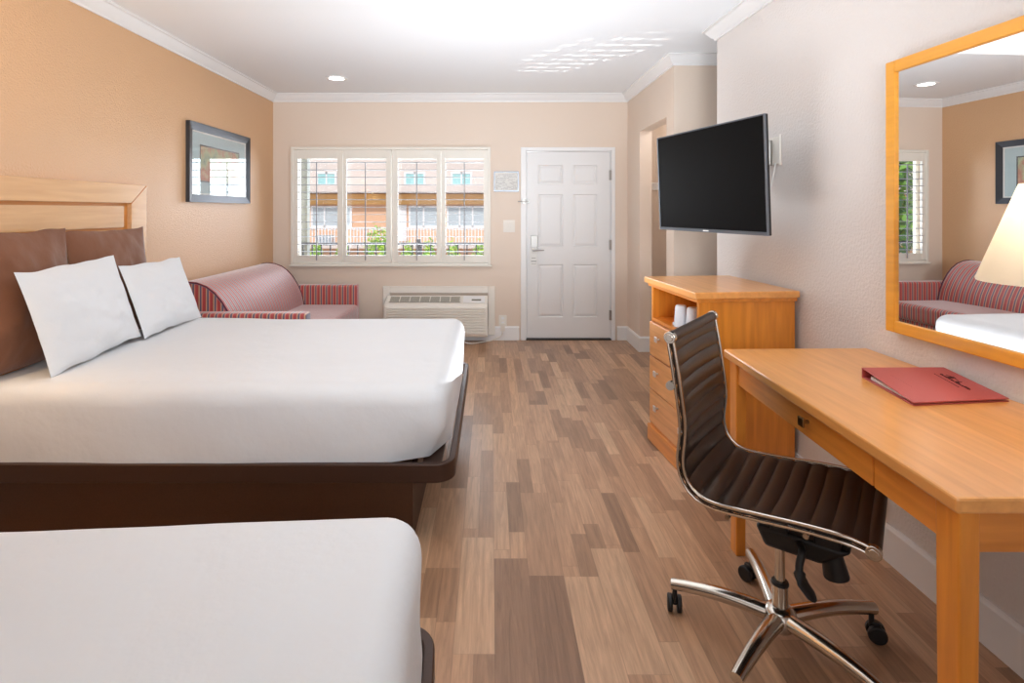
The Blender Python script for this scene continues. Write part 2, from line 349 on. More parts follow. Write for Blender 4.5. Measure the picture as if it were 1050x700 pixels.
# ------------------------------------------------------------------ window with plantation shutters
win = bpy.data.objects.new('window_1', None); COL.objects.link(win); win.location = (-1.08, YD, WZ0); ROOT[win.name] = Matrix.Translation(win.location); win['kind'] = 'structure'
def ring(bm, x0, x1, z0, z1, t, y0, y1, tb=None):
    tb = t if tb is None else tb
    box(bm, x0, x0+t, y0, y1, z0, z1); box(bm, x1-t, x1, y0, y1, z0, z1); box(bm, x0+t, x1-t, y0, y1, z1-tb, z1); box(bm, x0+t, x1-t, y0, y1, z0, z0+tb)
bm = nb(); ring(bm, -2.16, 0, .81, 2.094, .03, 5.895, YD-.001); box(bm, -1.07, -1.045, 5.9, YD-.001, .84, 2.064)
box(bm, -2.175, .015, 5.885, 5.935, .803, .82)
obj('window_frame', bm, M['shutter'], win, bev=.004)
def panel(p0, p1, o0, o1):
    x0, x1 = (p0-503)/94.3, (p1-503)/94.3; a0, a1 = (o0-503)/94.3, (o1-503)/94.3; z0, z1 = .845, 2.06; b0, b1 = 1.41-46/94.3, 1.41+52.5/94.3
    bm = nb(); y0, y1 = 5.902, 5.932
    box(bm, x0, a0, y0, y1, z0, z1); box(bm, a1, x1, y0, y1, z0, z1); box(bm, a0, a1, y0, y1, z0, b0); box(bm, a0, a1, y0, y1, b1, z1)
    p = obj('shutter_panel', bm, M['shutter'], win, bev=.002)
    bm = nb(); nl = 13
    for i in range(nl):
        z = b0+(i+.5)*(b1-b0)/nl; pr = [(-.042, 0), (-.03, .003), (.03, .003), (.042, 0), (.03, -.003), (-.03, -.003)]
        rot = Matrix.Rotation(R(random.uniform(-.4, .4)), 4, 'X')
        pr = [rot @ Vector((0, a, b)) for a, b in pr]
        A = [bm.verts.new((a0+.002, 5.917+q.y, z+q.z)) for q in pr]; B = [bm.verts.new((a1-.002, 5.917+q.y, z+q.z)) for q in pr]
        bm.faces.new(A[::-1]); bm.faces.new(B)
        for k in range(6): bm.faces.new((A[k], A[(k+1)%6], B[(k+1)%6], B[k]))
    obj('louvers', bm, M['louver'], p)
    c = (a0+a1)/2
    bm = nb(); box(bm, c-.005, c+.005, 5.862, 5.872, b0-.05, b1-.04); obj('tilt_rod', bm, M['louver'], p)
for a in ((302, 352.3, 306.5, 347), (352.7, 401.5, 356, 396.5), (404, 452.3, 408.5, 448), (452.7, 501, 457, 496)): panel(*a)
bm = nb()
for x in (-2.135, -1.055, -.03):
    for z in (.98, 1.9): box(bm, x-.006, x+.006, 5.893, 5.905, z-.03, z+.03)
obj('hinge', bm, M['shutter'], win)
bm = nb(); ring(bm, WX0, WX1, WZ0, WZ1, .035, YD+.06, YD+.1); box(bm, -1.1, -1.06, YD+.06, YD+.1, WZ0, WZ1); obj('sash', bm, M['shutter'], win)
bx('pane', M['glass'], win, WX0+.036, -1.101, YD+.078, YD+.082, WZ0+.036, WZ1-.036)
bx('pane', M['glass'], win, -1.059, WX1-.036, YD+.078, YD+.082, WZ0+.036, WZ1-.036)

# ------------------------------------------------------------------ entrance door
dr = bpy.data.objects.new('door_1', None); COL.objects.link(dr); dr.location = (.85, YD, 0); ROOT[dr.name] = Matrix.Translation(dr.location); dr['kind'] = 'structure'
zx = lambda y: H-(y-215.5)/94.3; xx = lambda x: (x-503)/94.3
bm = nb(); lx0, lx1, lz0, lz1 = xx(540.3), xx(626), .02, zx(155.5)
XS = [lx0, xx(551.8), xx(577.5), xx(587.9), xx(612.7), lx1]; ZS = [lz0, zx(325.4), zx(271), zx(253), zx(199), zx(188.6), zx(169), lz1]
yf = YD+.012
gv = [[bm.verts.new((x, yf, z)) for z in ZS] for x in XS]; pf = []
for i in range(5):
    for j in range(7):
        f = bm.faces.new((gv[i][j], gv[i+1][j], gv[i+1][j+1], gv[i][j+1]))
        if i in (1, 3) and j in (1, 3, 5): pf.append(f)
bmesh.ops.recalc_face_normals(bm, faces=bm.faces)
if bm.faces[0].normal.y > 0: bmesh.ops.reverse_faces(bm, faces=bm.faces)
bmesh.ops.inset_individual(bm, faces=pf, thickness=.012, depth=-.012)
bmesh.ops.inset_individual(bm, faces=pf, thickness=.008, depth=0)
bmesh.ops.inset_individual(bm, faces=pf, thickness=.03, depth=.009)
vs = [v for e in bm.edges if e.is_boundary for v in e.verts]
be = [e for e in bm.edges if e.is_boundary]; r = bmesh.ops.extrude_edge_only(bm, edges=be); 
for v in [g for g in r['geom'] if isinstance(g, bmesh.types.BMVert)]: v.co.y = YD+.055
bmesh.ops.contextual_create(bm, geom=[g for g in r['geom'] if isinstance(g, bmesh.types.BMEdge)])
leaf = obj('door_leaf', bm, M['door'], dr)
bm = nb(); c0, c1, cz = xx(534), xx(630.5), zx(151)
box(bm, c0, xx(539.3), YD-.018, YD-.001, 0, cz); box(bm, xx(627), c1, YD-.018, YD-.001, 0, cz); box(bm, xx(539.3), xx(627), YD-.018, YD-.001, zx(154.5), cz)
box(bm, xx(539.3), xx(539.9), YD-.01, YD+.1, 0, cz-.04); box(bm, xx(626.4), xx(627), YD-.01, YD+.1, 0, cz-.04); box(bm, xx(539.9), xx(626.4), YD-.01, YD+.1, zx(155), zx(154.5))
obj('door_casing', bm, M['trim'], dr, bev=.003)
bx('threshold', M['black'], dr, DX0, DX1, YD-.015, YD+.1, 0, .014)
bm = nb(); box(bm, xx(544.3), xx(551.3), YD-.008, yf, zx(255.5), zx(241.5)); pl = obj('lock_plate', bm, M['steel'], leaf, bev=.003)
bm = nb(); zl = zx(256.2); cyl(bm, (xx(546.5), yf, zl), (xx(546.5), YD-.05, zl), .01); sweep(bm, [(xx(546), YD-.05, zl), (xx(550), YD-.052, zl), (xx(557.5), YD-.045, zl)], [.009, .008, .006]); obj('lever', bm, M['steel'], leaf, smooth=True)
for yy in (179.5, 250.8, 323):
    bm = nb(); cyl(bm, (xx(626.4), YD-.012, zx(yy+5)), (xx(626.4), YD-.012, zx(yy-5)), .008, n=10); box(bm, xx(624.8), xx(626.4), YD-.006, YD+.012, zx(yy+5), zx(yy-5)); obj('hinge', bm, M['steel'], dr, smooth=True)
bm = nb(); zz = zx(206.6); box(bm, xx(535.5), xx(539), YD-.03, YD-.018, zz-.025, zz+.025); sweep(bm, [(xx(531), YD-.03, zz), (xx(537), YD-.045, zz), (xx(542), YD-.04, zz)], .006); cyl(bm, (xx(541.5), yf, zz), (xx(541.5), YD-.045, zz), .008); box(bm, xx(540.5), xx(542.8), YD-.004, yf, zz-.02, zz+.02)
obj('swing_bar_latch', bm, M['steel'], dr, smooth=True)
t = thing('door_hanger', 'white printed card tag hanging from the silver door lever', 'door hanger', (xx(547), YD-.035, zx(272)))
bm = nb(); x0, x1, z0, z1 = xx(543.2), xx(550.6), zx(272), zx(253.6); box(bm, x0, x1, YD-.036, YD-.034, z0, z1-.052); ring(bm, x0, x1, z1-.055, z1, .02, YD-.036, YD-.034); obj('card', bm, M['white'], t)
bm = nb()
for yy, h_, a, b in ((264.2, .6, 545, 549), (267.5, .9, 544.3, 549.8), (270, .4, 544.6, 549.4)): box(bm, xx(a), xx(b), YD-.0368, YD-.0358, zx(yy+h_/2), zx(yy-h_/2))
obj('print', bm, M['inkg'], t)

# notice, switch, outlet
t = thing('framed_notice', 'small pale notice in a thin grey frame beside the door', 'notice', (xx(519.5), YD, zx(196)))
bm = nb(); ring(bm, xx(506.5), xx(532), zx(196.3), zx(175.8), .009, YD-.014, YD); obj('frame', bm, M['bezel'], t)
bx('paper', M['paper'], t, xx(507.2), xx(531.2), YD-.008, YD-.004, zx(195.5), zx(176.6))
bm = nb()
for i in range(13):
    z = zx(179+i*1.22); x = 508.6
    while x < 530:
        l = random.uniform(1, 3.5)
        if random.random() < .75: box(bm, xx(x), xx(min(x+l, 530)), YD-.0086, YD-.0078, z-.0018, z+.0018)
        x += l+.5
obj('print', bm, M['inkg'], t)
t = thing('light_switch', 'ivory two-gang light switch plate under the framed notice', 'light switch', (xx(522), YD, zx(238)))
bx('plate', M['ac'], t, xx(516), xx(528), YD-.006, YD, zx(238), zx(225.5), bev=.002)
for c in (519, 525): bx('rocker', M['ac'], t, xx(c-1.6), xx(c+1.6), YD-.011, YD-.006, zx(235), zx(228.5), bev=.002)
t = thing('power_outlet', 'ivory wall outlet low beside the air conditioner', 'outlet', (xx(515.5), YD, zx(333)))
bx('plate', M['ac'], t, xx(511.5), xx(519.5), YD-.006, YD, zx(334), zx(323), bev=.002)
for z in (zx(326), zx(331)): bm = nb(); box(bm, xx(514), xx(517), YD-.008, YD-.006, z-.014, z+.014); obj('socket', bm, M['trim'], t)

# ------------------------------------------------------------------ air conditioner
t = thing('air_conditioner', 'ivory through-wall air conditioner under the shuttered window', 'air conditioner', (-.56, YD-.15, .02)); t_ac = t
bm = nb(); ring(bm, xx(393), xx(507.5), .06, zx(293), .075, YD-.035, YD); obj('wall_sleeve_trim', bm, M['ac'], t, bev=.006)
bm = nb(); X0, X1 = -1.115, -.03
prof = [(5.9, .06), (5.72, .085), (5.705, .11), (5.705, .40), (5.725, .425), (5.9, .492)]
A = [bm.verts.new((X0, y, z)) for y, z in prof]; B = [bm.verts.new((X1, y, z)) for y, z in prof]; bm.faces.new(A); bm.faces.new(B[::-1])
for i in range(6): bm.faces.new((A[i], A[(i+1)%6], B[(i+1)%6], B[i]))
obj('housing', bm, M['ac'], t, bev=.008)
bm = nb()
for i in range(10):
    z = .125+i*.028
    pr = [(5.706, z), (5.69, z+.004), (5.69, z+.012), (5.706, z+.02)]
    A = [bm.verts.new((X0+.03, y, q)) for y, q in pr]; B = [bm.verts.new((X1-.03, y, q)) for y, q in pr]; bm.faces.new(A); bm.faces.new(B[::-1])
    for k in range(4): bm.faces.new((A[k], A[(k+1)%4], B[(k+1)%4], B[k]))
obj('front_louvers', bm, M['ac'], t)
sl = Matrix.Translation((0, 5.8125, .4585)) @ Matrix.Rotation(math.atan2(.067, .175), 4, 'X')
bm = nb(); box(bm, -1.07, -.32, -.06, .055, .001, .006, sl); obj('air_outlet', bm, M['acg'], t)
bm = nb()
for i in range(8): x = -1.07+i*.107; box(bm, x-.004, x+.004, -.06, .055, .005, .013, sl)
for i in range(6): y = -.055+i*.021; box(bm, -1.07, -.32, y-.0015, y+.0015, .004, .009, sl)
obj('grille_bars', bm, M['ac'], t)
bm = nb(); box(bm, -.29, -.06, -.07, .065, .001, .008, sl); cp = obj('control_panel', bm, M['trim'], t, bev=.002)
bm = nb(); box(bm, -.2, -.1, -.035, -.005, .007, .012, sl); obj('control_knob', bm, M['acg'], cp, bev=.003)
bm = nb()
cpts = [(xx(515.3), YD-.03, zx(338)), (xx(514.5), YD-.03, zx(343)), (.06, YD-.05, .03), (0, YD-.08, .012), (-.1, YD-.14, .01), (-.2, YD-.2, .01), (-.28, YD-.2, .03), (-.3, YD-.15, .08)]
def smoothpts(P, k=6):
    P = [Vector(p) for p in P]; Q = [P[0]]+P+[P[-1]]; out = []
    for i in range(1, len(Q)-2):
        for j in range(k):
            s = j/k; a, b, c, d = Q[i-1:i+3]
            out.append(.5*((2*b)+(c-a)*s+(2*a-5*b+4*c-d)*s*s+(3*b-a-3*c+d)*s**3))
    out.append(P[-1]); return out
sweep(bm, smoothpts(cpts), .006, 8); box(bm, xx(513.3), xx(517.6), YD-.045, YD-.0085, zx(338.5), zx(331))
obj('power_cord', bm, M['ac'], t_ac, smooth=True)

# ------------------------------------------------------------------ recessed downlight
t = thing('recessed_light', 'round recessed downlight lit in the white ceiling', 'ceiling light', (-1.467, 5.2, ZC-.012))
bm = nb(); lathe(bm, (-1.467, 5.2, ZC), [(.072, -.001), (.072, -.008), (.098, -.010), (.105, -.001)], 36); obj('trim_ring', bm, M['trim'], t, smooth=True)
bm = nb(); lathe(bm, (-1.467, 5.2, ZC), [(.001, -.004), (.072, -.004)], 36); obj('diffuser', bm, emis('downlight_glow', (1, .96, .9, 1), 9), t)

# ------------------------------------------------------------------ beds
def band(bm, x0, x1, y0, y1, r, t_, z0, z1):
    """U-shaped frame rail: both sides and a rounded foot at x1"""
    def outline(o):
        pts = [(x0, y0+o)]; R_ = r-o
        for k in range(9): a = R(-90+90*k/8); pts.append((x1-r+R_*math.cos(a), y0+r+R_*math.sin(a)))
        for k in range(9): a = R(90*k/8); pts.append((x1-r+R_*math.cos(a), y1-r+R_*math.sin(a)))
        pts.append((x0, y1-o)); return pts
    A, B = outline(0), outline(t_); k = len(A)
    v = [[bm.verts.new((p[0], p[1], z)) for p in P] for P, z in ((A, z0), (A, z1), (B, z1), (B, z0))]
    for i in range(k-1):
        for j in range(4): bm.faces.new((v[j][i], v[j][i+1], v[(j+1)%4][i+1], v[(j+1)%4][i]))
    bm.faces.new([v[j][0] for j in range(4)]); bm.faces.new([v[j][-1] for j in range(4)][::-1])
def bed(y0, y1, xf, label, seed):
    yc = (y0+y1)/2; t = thing('bed', label, 'bed', (-1.2, yc, 0), 0, 'white made beds along the left wall'); x0 = -2.3
    bm = nb(); band(bm, x0, xf, y0, y1, .085, .028, .275, .352); obj('frame_rail', bm, M['bmetal'], t, smooth=True, bev=.004)
    bm = nb(); box(bm, x0, xf-.18, y0+.05, y0+.075, 0, .275); obj('side_panel', bm, M['bpanel'], t)
    bm = nb(); box(bm, x0, xf-.18, y1-.075, y1-.05, 0, .275); obj('side_panel', bm, M['bpanel'], t)
    bm = nb(); box(bm, xf-.205, xf-.18, y0+.075, y1-.075, 0, .275); obj('foot_panel', bm, M['bpanel'], t)
    for i in range(10):
        x = xf-.1-i*.22; bm = nb(); box(bm, x-.04, x+.04, y0+.028, y1-.028, .318, .336); obj('slat', bm, M['bmetal'], t)
    def dp(p, d):
        q = Vector((p.x*1.3+seed, p.y*1.6, p.z*3)); a = noise.noise(q)*.012+noise.noise(q*3)*.004
        fx = max(0, (p.x+.6))*1.0
        if d.z < .3 and abs(d.y) > .5 or abs(d.x) > .5: a += noise.noise(Vector((p.x*4+seed, p.y*4, p.z*1.2)))*.006
        cx_ = min(1, max(0, (p.x-xf+.30)/.2)); cy_ = min(1, max(0, (y0+.30-p.y)/.2)); a -= .075*cx_*cy_*max(0, 1-(p.z-.345)/.14)
        return a
    bm = nb(); rbox(bm, x0+.02, xf-.03, y0+.02, y1-.02, .345, .668, .085, .04, dp, True)
    mt = obj('mattress', bm, M['sheet'], t, smooth=True, ang=60)
    return t
bed1 = bed(2.27, 3.83, -.15, 'white made bed with bronze base below the wooden headboard', 1)
bed2 = bed(-.15, 1.405, -.14, 'nearer white bed in the foreground, no pillows in view', 5)
pv = Vector((-.15, 1.40, 0)); rt = Matrix.Rotation(R(3.6), 4, 'Z'); bed2.location = pv+rt @ (bed2.location-pv); bed2.rotation_euler = (0, 0, R(3.6))
# headboard on the wall
t = thing('headboard', 'light maple panel headboard mounted on the tan wall', 'headboard', (XL+.03, 3.0, .5))
hx0, hx1, hy0, hy1, hz0, hz1 = XL, -2.30, 2.02, 3.655, .55, 1.575
def trap(bm, pts, xa, xb):
    A = [bm.verts.new((xa, y, z)) for y, z in pts]; B = [bm.verts.new((xb, y, z)) for y, z in pts]; bm.faces.new(A); bm.faces.new(B[::-1]); k = len(pts)
    for i in range(k): bm.faces.new((A[i], A[(i+1)%k], B[(i+1)%k], B[i]))
tr, st = .12, .155; g = .0015
bm = nb(); trap(bm, [(hy0, hz1), (hy1-g, hz1), (hy1-st-g, hz1-tr), (hy0+st, hz1-tr)], hx0, hx1); obj('top_rail', bm, M['head'], t, bev=.003)
bm = nb(); trap(bm, [(hy1, hz1-g), (hy1, hz0), (hy1-st, hz0), (hy1-st, hz1-tr-g)], hx0, hx1); obj('stile', bm, M['head'], t, bev=.003)
bm = nb(); trap(bm, [(hy0, hz1-g), (hy0, hz0), (hy0+st, hz0), (hy0+st, hz1-tr-g)], hx0, hx1); obj('stile', bm, M['head'], t, bev=.003)
bm = nb(); box(bm, hx0, hx1-.028, hy0+st, hy1-st, hz0, hz1-tr); obj('back_board', bm, M['headg'], t)
zt = hz1-tr-.018
for k in range(5):
    bm = nb(); box(bm, hx1-.028, hx1-.014, hy0+st+.05, hy1-st-.05, zt-.135, zt); obj('inset_board', bm, M['head'], t, bev=.002); zt -= .148
bm = nb(); trap(bm, [(hy1-st-.004, hz1-tr-.004), (hy1-.002, hz1-.002), (hy1-.002, hz1-.006), (hy1-st-.004, hz1-tr-.008)], hx1-.01, hx1+.0006); obj('mitre_inlay', bm, M['headg'], t)

# pillows
def pillow(name, c, wd, ht, th, lean, label, group, m, seed, yaw=0, ear=.016, roll=0):
    """c = middle of the bottom edge; width runs along Y; leans back towards -X"""
    bm = nb(); N = 36; g = {}
    for s in (1, -1):
        for i in range(N+1):
            for j in range(N+1):
                u, v = -1+2*i/N, -1+2*j/N
                edge = i in (0, N) or j in (0, N)
                if edge and s == -1: g[(s, i, j)] = g[(1, i, j)]; continue
                pinch = 1-ear*2*(1-abs(v)**2.2); pinch2 = 1-ear*2*(1-abs(u)**2.2)
                q = Vector((u*2+seed, v*2, s)); 
                T = th/2*(max(0, 1-abs(u)**2.2)**.7)*(max(0, 1-abs(v)**2.2)**.7)*(1-.12*v)
                T += (noise.noise(q*1.2)*.016+noise.noise(q*3)*.006)*(1-max(abs(u), abs(v))**4)
                y = u*wd/2*pinch; z = v*ht/2*pinch2+(noise.noise(Vector((u*2.3+seed, v, 3)))*.012)
                g[(s, i, j)] = bm.verts.new((s*T, y, z+ht/2))
        for i in range(N):
            for j in range(N):
                f = [g[(s, i, j)], g[(s, i+1, j)], g[(s, i+1, j+1)], g[(s, i, j+1)]]
                bm.faces.new(f if s > 0 else f[::-1])
    mtx = Matrix.Translation(c) @ Matrix.Rotation(yaw, 4, 'Z') @ Matrix.Rotation(-lean, 4, 'Y') @ Matrix.Rotation(roll, 4, 'X')
    bm.transform(mtx); return tag(obj(name, bm, m, smooth=True, ang=80), label, 'pillow', group)
pillow('pillow', (-2.17, 2.55, .67), .65, .65, .15, R(6), 'brown suede-like pillow against headboard, nearer one, behind the front white pillow', 'brown pillows', M['suede'], 3)
pillow('pillow', (-2.17, 3.19, .67), .65, .635, .15, R(6), 'brown suede-like pillow against headboard, nearer the sofa', 'brown pillows', M['suede'], 9)
pillow('pillow', (-1.985, 2.79, .675), .72, .49, .13, R(17), 'white pillow leaning on the brown pillows, nearer and larger in view', 'white pillows', M['pcase'], 14, R(4), roll=R(2))
pillow('pillow', (-1.99, 3.45, .675), .62, .44, .12, R(20), 'white pillow leaning on the brown pillow, beside the sofa', 'white pillows', M['pcase'], 21, R(0))

# ------------------------------------------------------------------ sofa
t = thing('sofa', 'small sofa in red, tan and blue striped fabric along left wall', 'sofa', (-1.85, 4.75, 0))
sy0, sy1 = 3.93, 5.62
def extr_y(prof, y0, y1, step=.05, cr=.02):
    bm = nb(); n_ = max(2, int((y1-y0)/step)); ys = [y0+(y1-y0)*i/n_ for i in range(n_+1)]; rings = []
    cx = sum(p[0] for p in prof)/len(prof); cz = sum(p[1] for p in prof)/len(prof)
    ys = [y0, y0+cr*.3, y0+cr]+ys[1:-1]+[y1-cr, y1-cr*.3, y1]; sc_ = {0: .96, 1: .985}
    for i, y in enumerate(ys):
        k = .955 if i in (0, len(ys)-1) else .988 if i in (1, len(ys)-2) else 1
        rings.append([bm.verts.new((cx+(x-cx)*k, y, cz+(z-cz)*k)) for x, z in prof])
    m_ = len(prof)
    for a, b in zip(rings, rings[1:]):
        for k in range(m_): bm.faces.new((a[k], a[(k+1)%m_], b[(k+1)%m_], b[k]))
    bm.faces.new(rings[0]); bm.faces.new(rings[-1][::-1]); return bm
prof = [(-2.345, .25), (-2.345, .80), (-2.335, .845), (-2.30, .872), (-2.24, .88), (-2.17, .872), (-2.10, .845), (-2.04, .80), (-1.985, .735), (-1.94, .66), (-1.905, .58), (-1.885, .50), (-1.875, .42), (-1.875, .25)]
obj('backrest', extr_y(prof, 4.03, 5.50), M['sy'], t, smooth=True, ang=50)
for yy in (4.034, 5.497): bm = nb(); sweep(bm, [(x, yy, z) for x, z in prof[1:-1]], .006, 6, up=Vector((0, 1, 0))); obj('back_piping', bm, M['piping'], t, smooth=True)
for y0_, y1_ in ((4.026, 4.033), (5.497, 5.503)):
    bm = nb(); A = [bm.verts.new((x, y0_, z)) for x, z in prof]; B = [bm.verts.new((x, y1_, z)) for x, z in prof]; bm.faces.new(A); bm.faces.new(B[::-1]); k = len(prof)
    for i in range(k): bm.faces.new((A[i], A[(i+1)%k], B[(i+1)%k], B[i]))
    bmesh.ops.scale(bm, vec=(.95, 1, .97), space=Matrix.Translation((2.1, 0, -.55)), verts=bm.verts); obj('end_panel', bm, M['sx'], t)
bm = nb(); rbox(bm, -2.34, -1.33, sy0, 4.05, .08, .665, .022, .06); obj('armrest', bm, M['sx'], t, smooth=True)
bm = nb(); rbox(bm, -2.34, -1.35, 5.50, sy1, .08, .655, .022, .06); obj('armrest', bm, M['sx'], t, smooth=True)
bm = nb(); rbox(bm, -1.99, -1.325, 4.06, 5.49, .30, .465, .04, .06, lambda p, d: .012*max(0, d.z)*math.cos((p.y-4.77)*2)); obj('seat_cushion', bm, M['sy'], t, smooth=True)
bm = nb(); rbox(bm, -2.3, -1.36, 4.05, 5.5, .08, .30, .015, .1); obj('base', bm, M['sy'], t, smooth=True)
for x in (-2.28, -1.44):
    for y in (3.99, 5.56): bm = nb(); box(bm, x-.03, x+.03, y-.03, y+.03, 0, .082); obj('foot', bm, M['black'], t)

# ------------------------------------------------------------------ picture on left wall
t = thing('framed_picture', 'framed print with pale blue mat on the tan wall over the sofa', 'picture', (XL, 4.77, 1.475))
py0, py1, pz0, pz1 = 4.237, 5.306, 1.475, 2.11; fw = .062
def mring(bm, y0, y1, z0, z1, w_, xa, xb, xc):
    """frame with bevelled section: outer edge at xb, inner edge at xc"""
    O = [(y0, z0), (y1, z0), (y1, z1), (y0, z1)]; I = [(y0+w_, z0+w_), (y1-w_, z0+w_), (y1-w_, z1-w_), (y0+w_, z1-w_)]
    rows = [[bm.verts.new((x, *p)) for p in P] for P, x in ((O, xa), (O, xb), (I, xc), (I, xa))]
    for a in range(4):
        for k in range(4): bm.faces.new((rows[a][k], rows[a][(k+1)%4], rows[(a+1)%4][(k+1)%4], rows[(a+1)%4][k]))
bm = nb(); mring(bm, py0, py1, pz0, pz1, fw, XL, XL+.032, XL+.018); obj('frame', bm, M['pframe'], t)
bm = nb(); mring(bm, py0+fw, py1-fw, pz0+fw, pz1-fw, .012, XL+.002, XL+.015, XL+.012); obj('fillet', bm, M['white'], t)
bx('mat', M['mat_'], t, XL+.002, XL+.008, py0+fw+.01, py1-fw-.01, pz0+fw+.01, pz1-fw-.01)
bm = nb(); mring(bm, py0+.19, py1-.19, pz0+.165, pz1-.165, .012, XL+.008, XL+.0105, XL+.0095); obj('mat_border', bm, M['pframe'], t)
art = mat('watercolour_print', (1,1,1,1), .7); n = art.node_tree; tc = n.nodes.new('ShaderNodeTexCoord'); tx = n.nodes.new('ShaderNodeTexNoise'); tx.inputs['Scale'].default_value = 7; tx.inputs['Detail'].default_value = 5
rr = n.nodes.new('ShaderNodeValToRGB'); cr = rr.color_ramp; cr.elements[0].position = .3; cr.elements[0].color = srgb(128, 150, 140); cr.elements[1].position = .7; cr.elements[1].color = srgb(214, 196, 160)
e = cr.elements.new(.45); e.color = srgb(186, 190, 150); e = cr.elements.new(.58); e.color = srgb(196, 130, 112)
n.links.new(tc.outputs['Object'], tx.inputs['Vector']); n.links.new(tx.outputs[0], rr.inputs[0]); n.links.new(rr.outputs[0], n.nodes['Principled BSDF'].inputs['Base Color'])
bx('print', art, t, XL+.008, XL+.0095, py0+.202, py1-.202, pz0+.177, pz1-.177)
bx('glazing', M['glass'], t, XL+.0155, XL+.0165, py0+fw, py1-fw, pz0+fw, pz1-fw)

# ------------------------------------------------------------------ television
tvm = Vector((1.217, 3.10, 1.582)); ax = Vector((.24, -.92, .0)).normalized()      # along the width, towards the camera
t = thing('television', 'black flat television angled out on a wall arm above the dresser', 'television', (1.22, 3.10, 1.30))
yaw = math.atan2(ax.y, ax.x); TM = Matrix.Translation(tvm) @ Matrix.Rotation(yaw, 4, 'Z') @ Matrix.Rotation(R(2.2), 4, 'X')
# local: x = width (towards camera), y = back (+y = towards the right wall), z up
hw, hh = .474, .297
bm = nb(); box(bm, -hw, hw-.004, .004, .022, -hh, hh, TM); obj('back_shell', bm, M['black'], t, bev=.004)
bm = nb(); box(bm, -.3, .3, .03, .06, -.2, .16, TM); obj('rear_housing', bm, M['black'], t, bev=.01)
bm = nb(); b_ = .008
for a in ((-hw, -hw+b_, -hh, hh), (hw-b_, hw, -hh, hh), (-hw+b_, hw-b_, hh-b_, hh), (-hw+b_, hw-b_, -hh, -hh+.018)): box(bm, a[0], a[1], -.006, .006, a[2], a[3], TM)
obj('bezel', bm, M['bezel'], t, bev=.002)
bm = nb(); box(bm, -hw+b_, hw-b_, -.002, .004, -hh+.018, hh-b_, TM); obj('screen', bm, M['screen'], t)
bm = nb(); box(bm, -.025, .025, -.0068, -.0058, -hh+.006, -hh+.012, TM); obj('logo', bm, M['trim'], t)
t = thing('tv_wall_mount', 'white and steel swivel wall bracket behind the television', 'tv mount', (xw(3.06), 3.06, 1.66))
wx = xw(3.06)
bm = nb(); box(bm, wx-.012, wx, 2.98, 3.13, 1.665, 1.815); box(bm, wx-.012, wx, 2.975, 2.985, 1.655, 1.825); obj('wall_plate', bm, M['ac'], t, bev=.002)
bm = nb(); cyl(bm, (wx-.03, 3.05, 1.66), (wx-.03, 3.05, 1.8), .014)
back = TM @ Vector((0, .07, .1)); 
sweep(bm, [(wx-.03, 3.05, 1.735), (1.42, 3.24, 1.735), (back.x+.02, back.y+.005, 1.70)], .012); obj('arm', bm, M['steel'], t, smooth=True)
bm = nb(); box(bm, -.1, .1, .061, .072, -.1, .14, TM); obj('vesa_plate', bm, M['black'], t)
bm = nb()
for k, yy in enumerate((3.0, 3.08)): sweep(bm, smoothpts([(wx-.02, yy, 1.67), (wx-.05, yy+.02, 1.5), (wx-.12, yy+.03, 1.45), (back.x+.03, back.y+.03, 1.52)]), .004, 6)
obj('cable', bm, M['white'], t, smooth=True)

# ------------------------------------------------------------------ dresser (turned a few degrees)
DY = R(5.5); DC = Vector((1.02, 2.72, 0)); DM = Matrix.Translation(DC) @ Matrix.Rotation(DY, 4, 'Z')
t = thing('dresser', 'honey oak dresser with open shelf and drawers under the television', 'dresser', DC, DY)
# local: x depth to the right, y away from camera; front at x=0
DL, DD = .68, .555
def lb(name, m, par, *a, bev=0):
    bm = nb(); box(bm, *a); return obj(name, bm, m, par, local=True, bev=bev)
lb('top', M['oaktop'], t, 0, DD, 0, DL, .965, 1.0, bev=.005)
lb('top_moulding', M['oak'], t, .018, DD-.002, .018, DL-.018, .945, .965, bev=.003)
lb('side_panel', M['oakz'], t, .035, DD-.005, .035, .055, .10, .945)
lb('side_panel', M['oakz'], t, .035, DD-.005, DL-.055, DL-.035, .10, .945)
lb('back_panel', M['oakz'], t, DD-.02, DD-.005, .055, DL-.055, .10, .945)
lb('shelf', M['oak'], t, .035, DD-.02, .055, DL-.055, .735, .755)
lb('carcass', M['oakz'], t, .06, DD-.03, .056, DL-.056, .10, .735)
lb('plinth', M['oak'], t, .012, DD-.005, .02, DL-.02, 0, .10, bev=.006)
lb('face_frame', M['oakz'], t, .03, .06, .035, DL-.035, .10, .115)
ya, yb = .042, DL-.042
def drawer(y0, y1, z0, z1, knobs):
    d = lb('drawer', M['oakd'], t, .018, .06, y0, y1, z0, z1, bev=.004)
    for ky in knobs:
        bm = nb(); zc = (z0+z1)/2+.02; cyl(bm, (.018, ky, zc), (0, ky, zc), .006); box(bm, -.008, 0, ky-.016, ky+.016, zc-.016, zc+.016); obj('knob', bm, M['nickel'], d, local=True, bev=.002)
ym = (ya+yb)/2
drawer(ym+.004, yb, .53, .73, [(ym+yb)/2]); drawer(ya, ym-.004, .53, .73, [(ym+ya)/2])
drawer(ya, yb, .325, .522, [ya+.13, yb-.13]); drawer(ya, yb, .12, .317, [ya+.13, yb-.13])
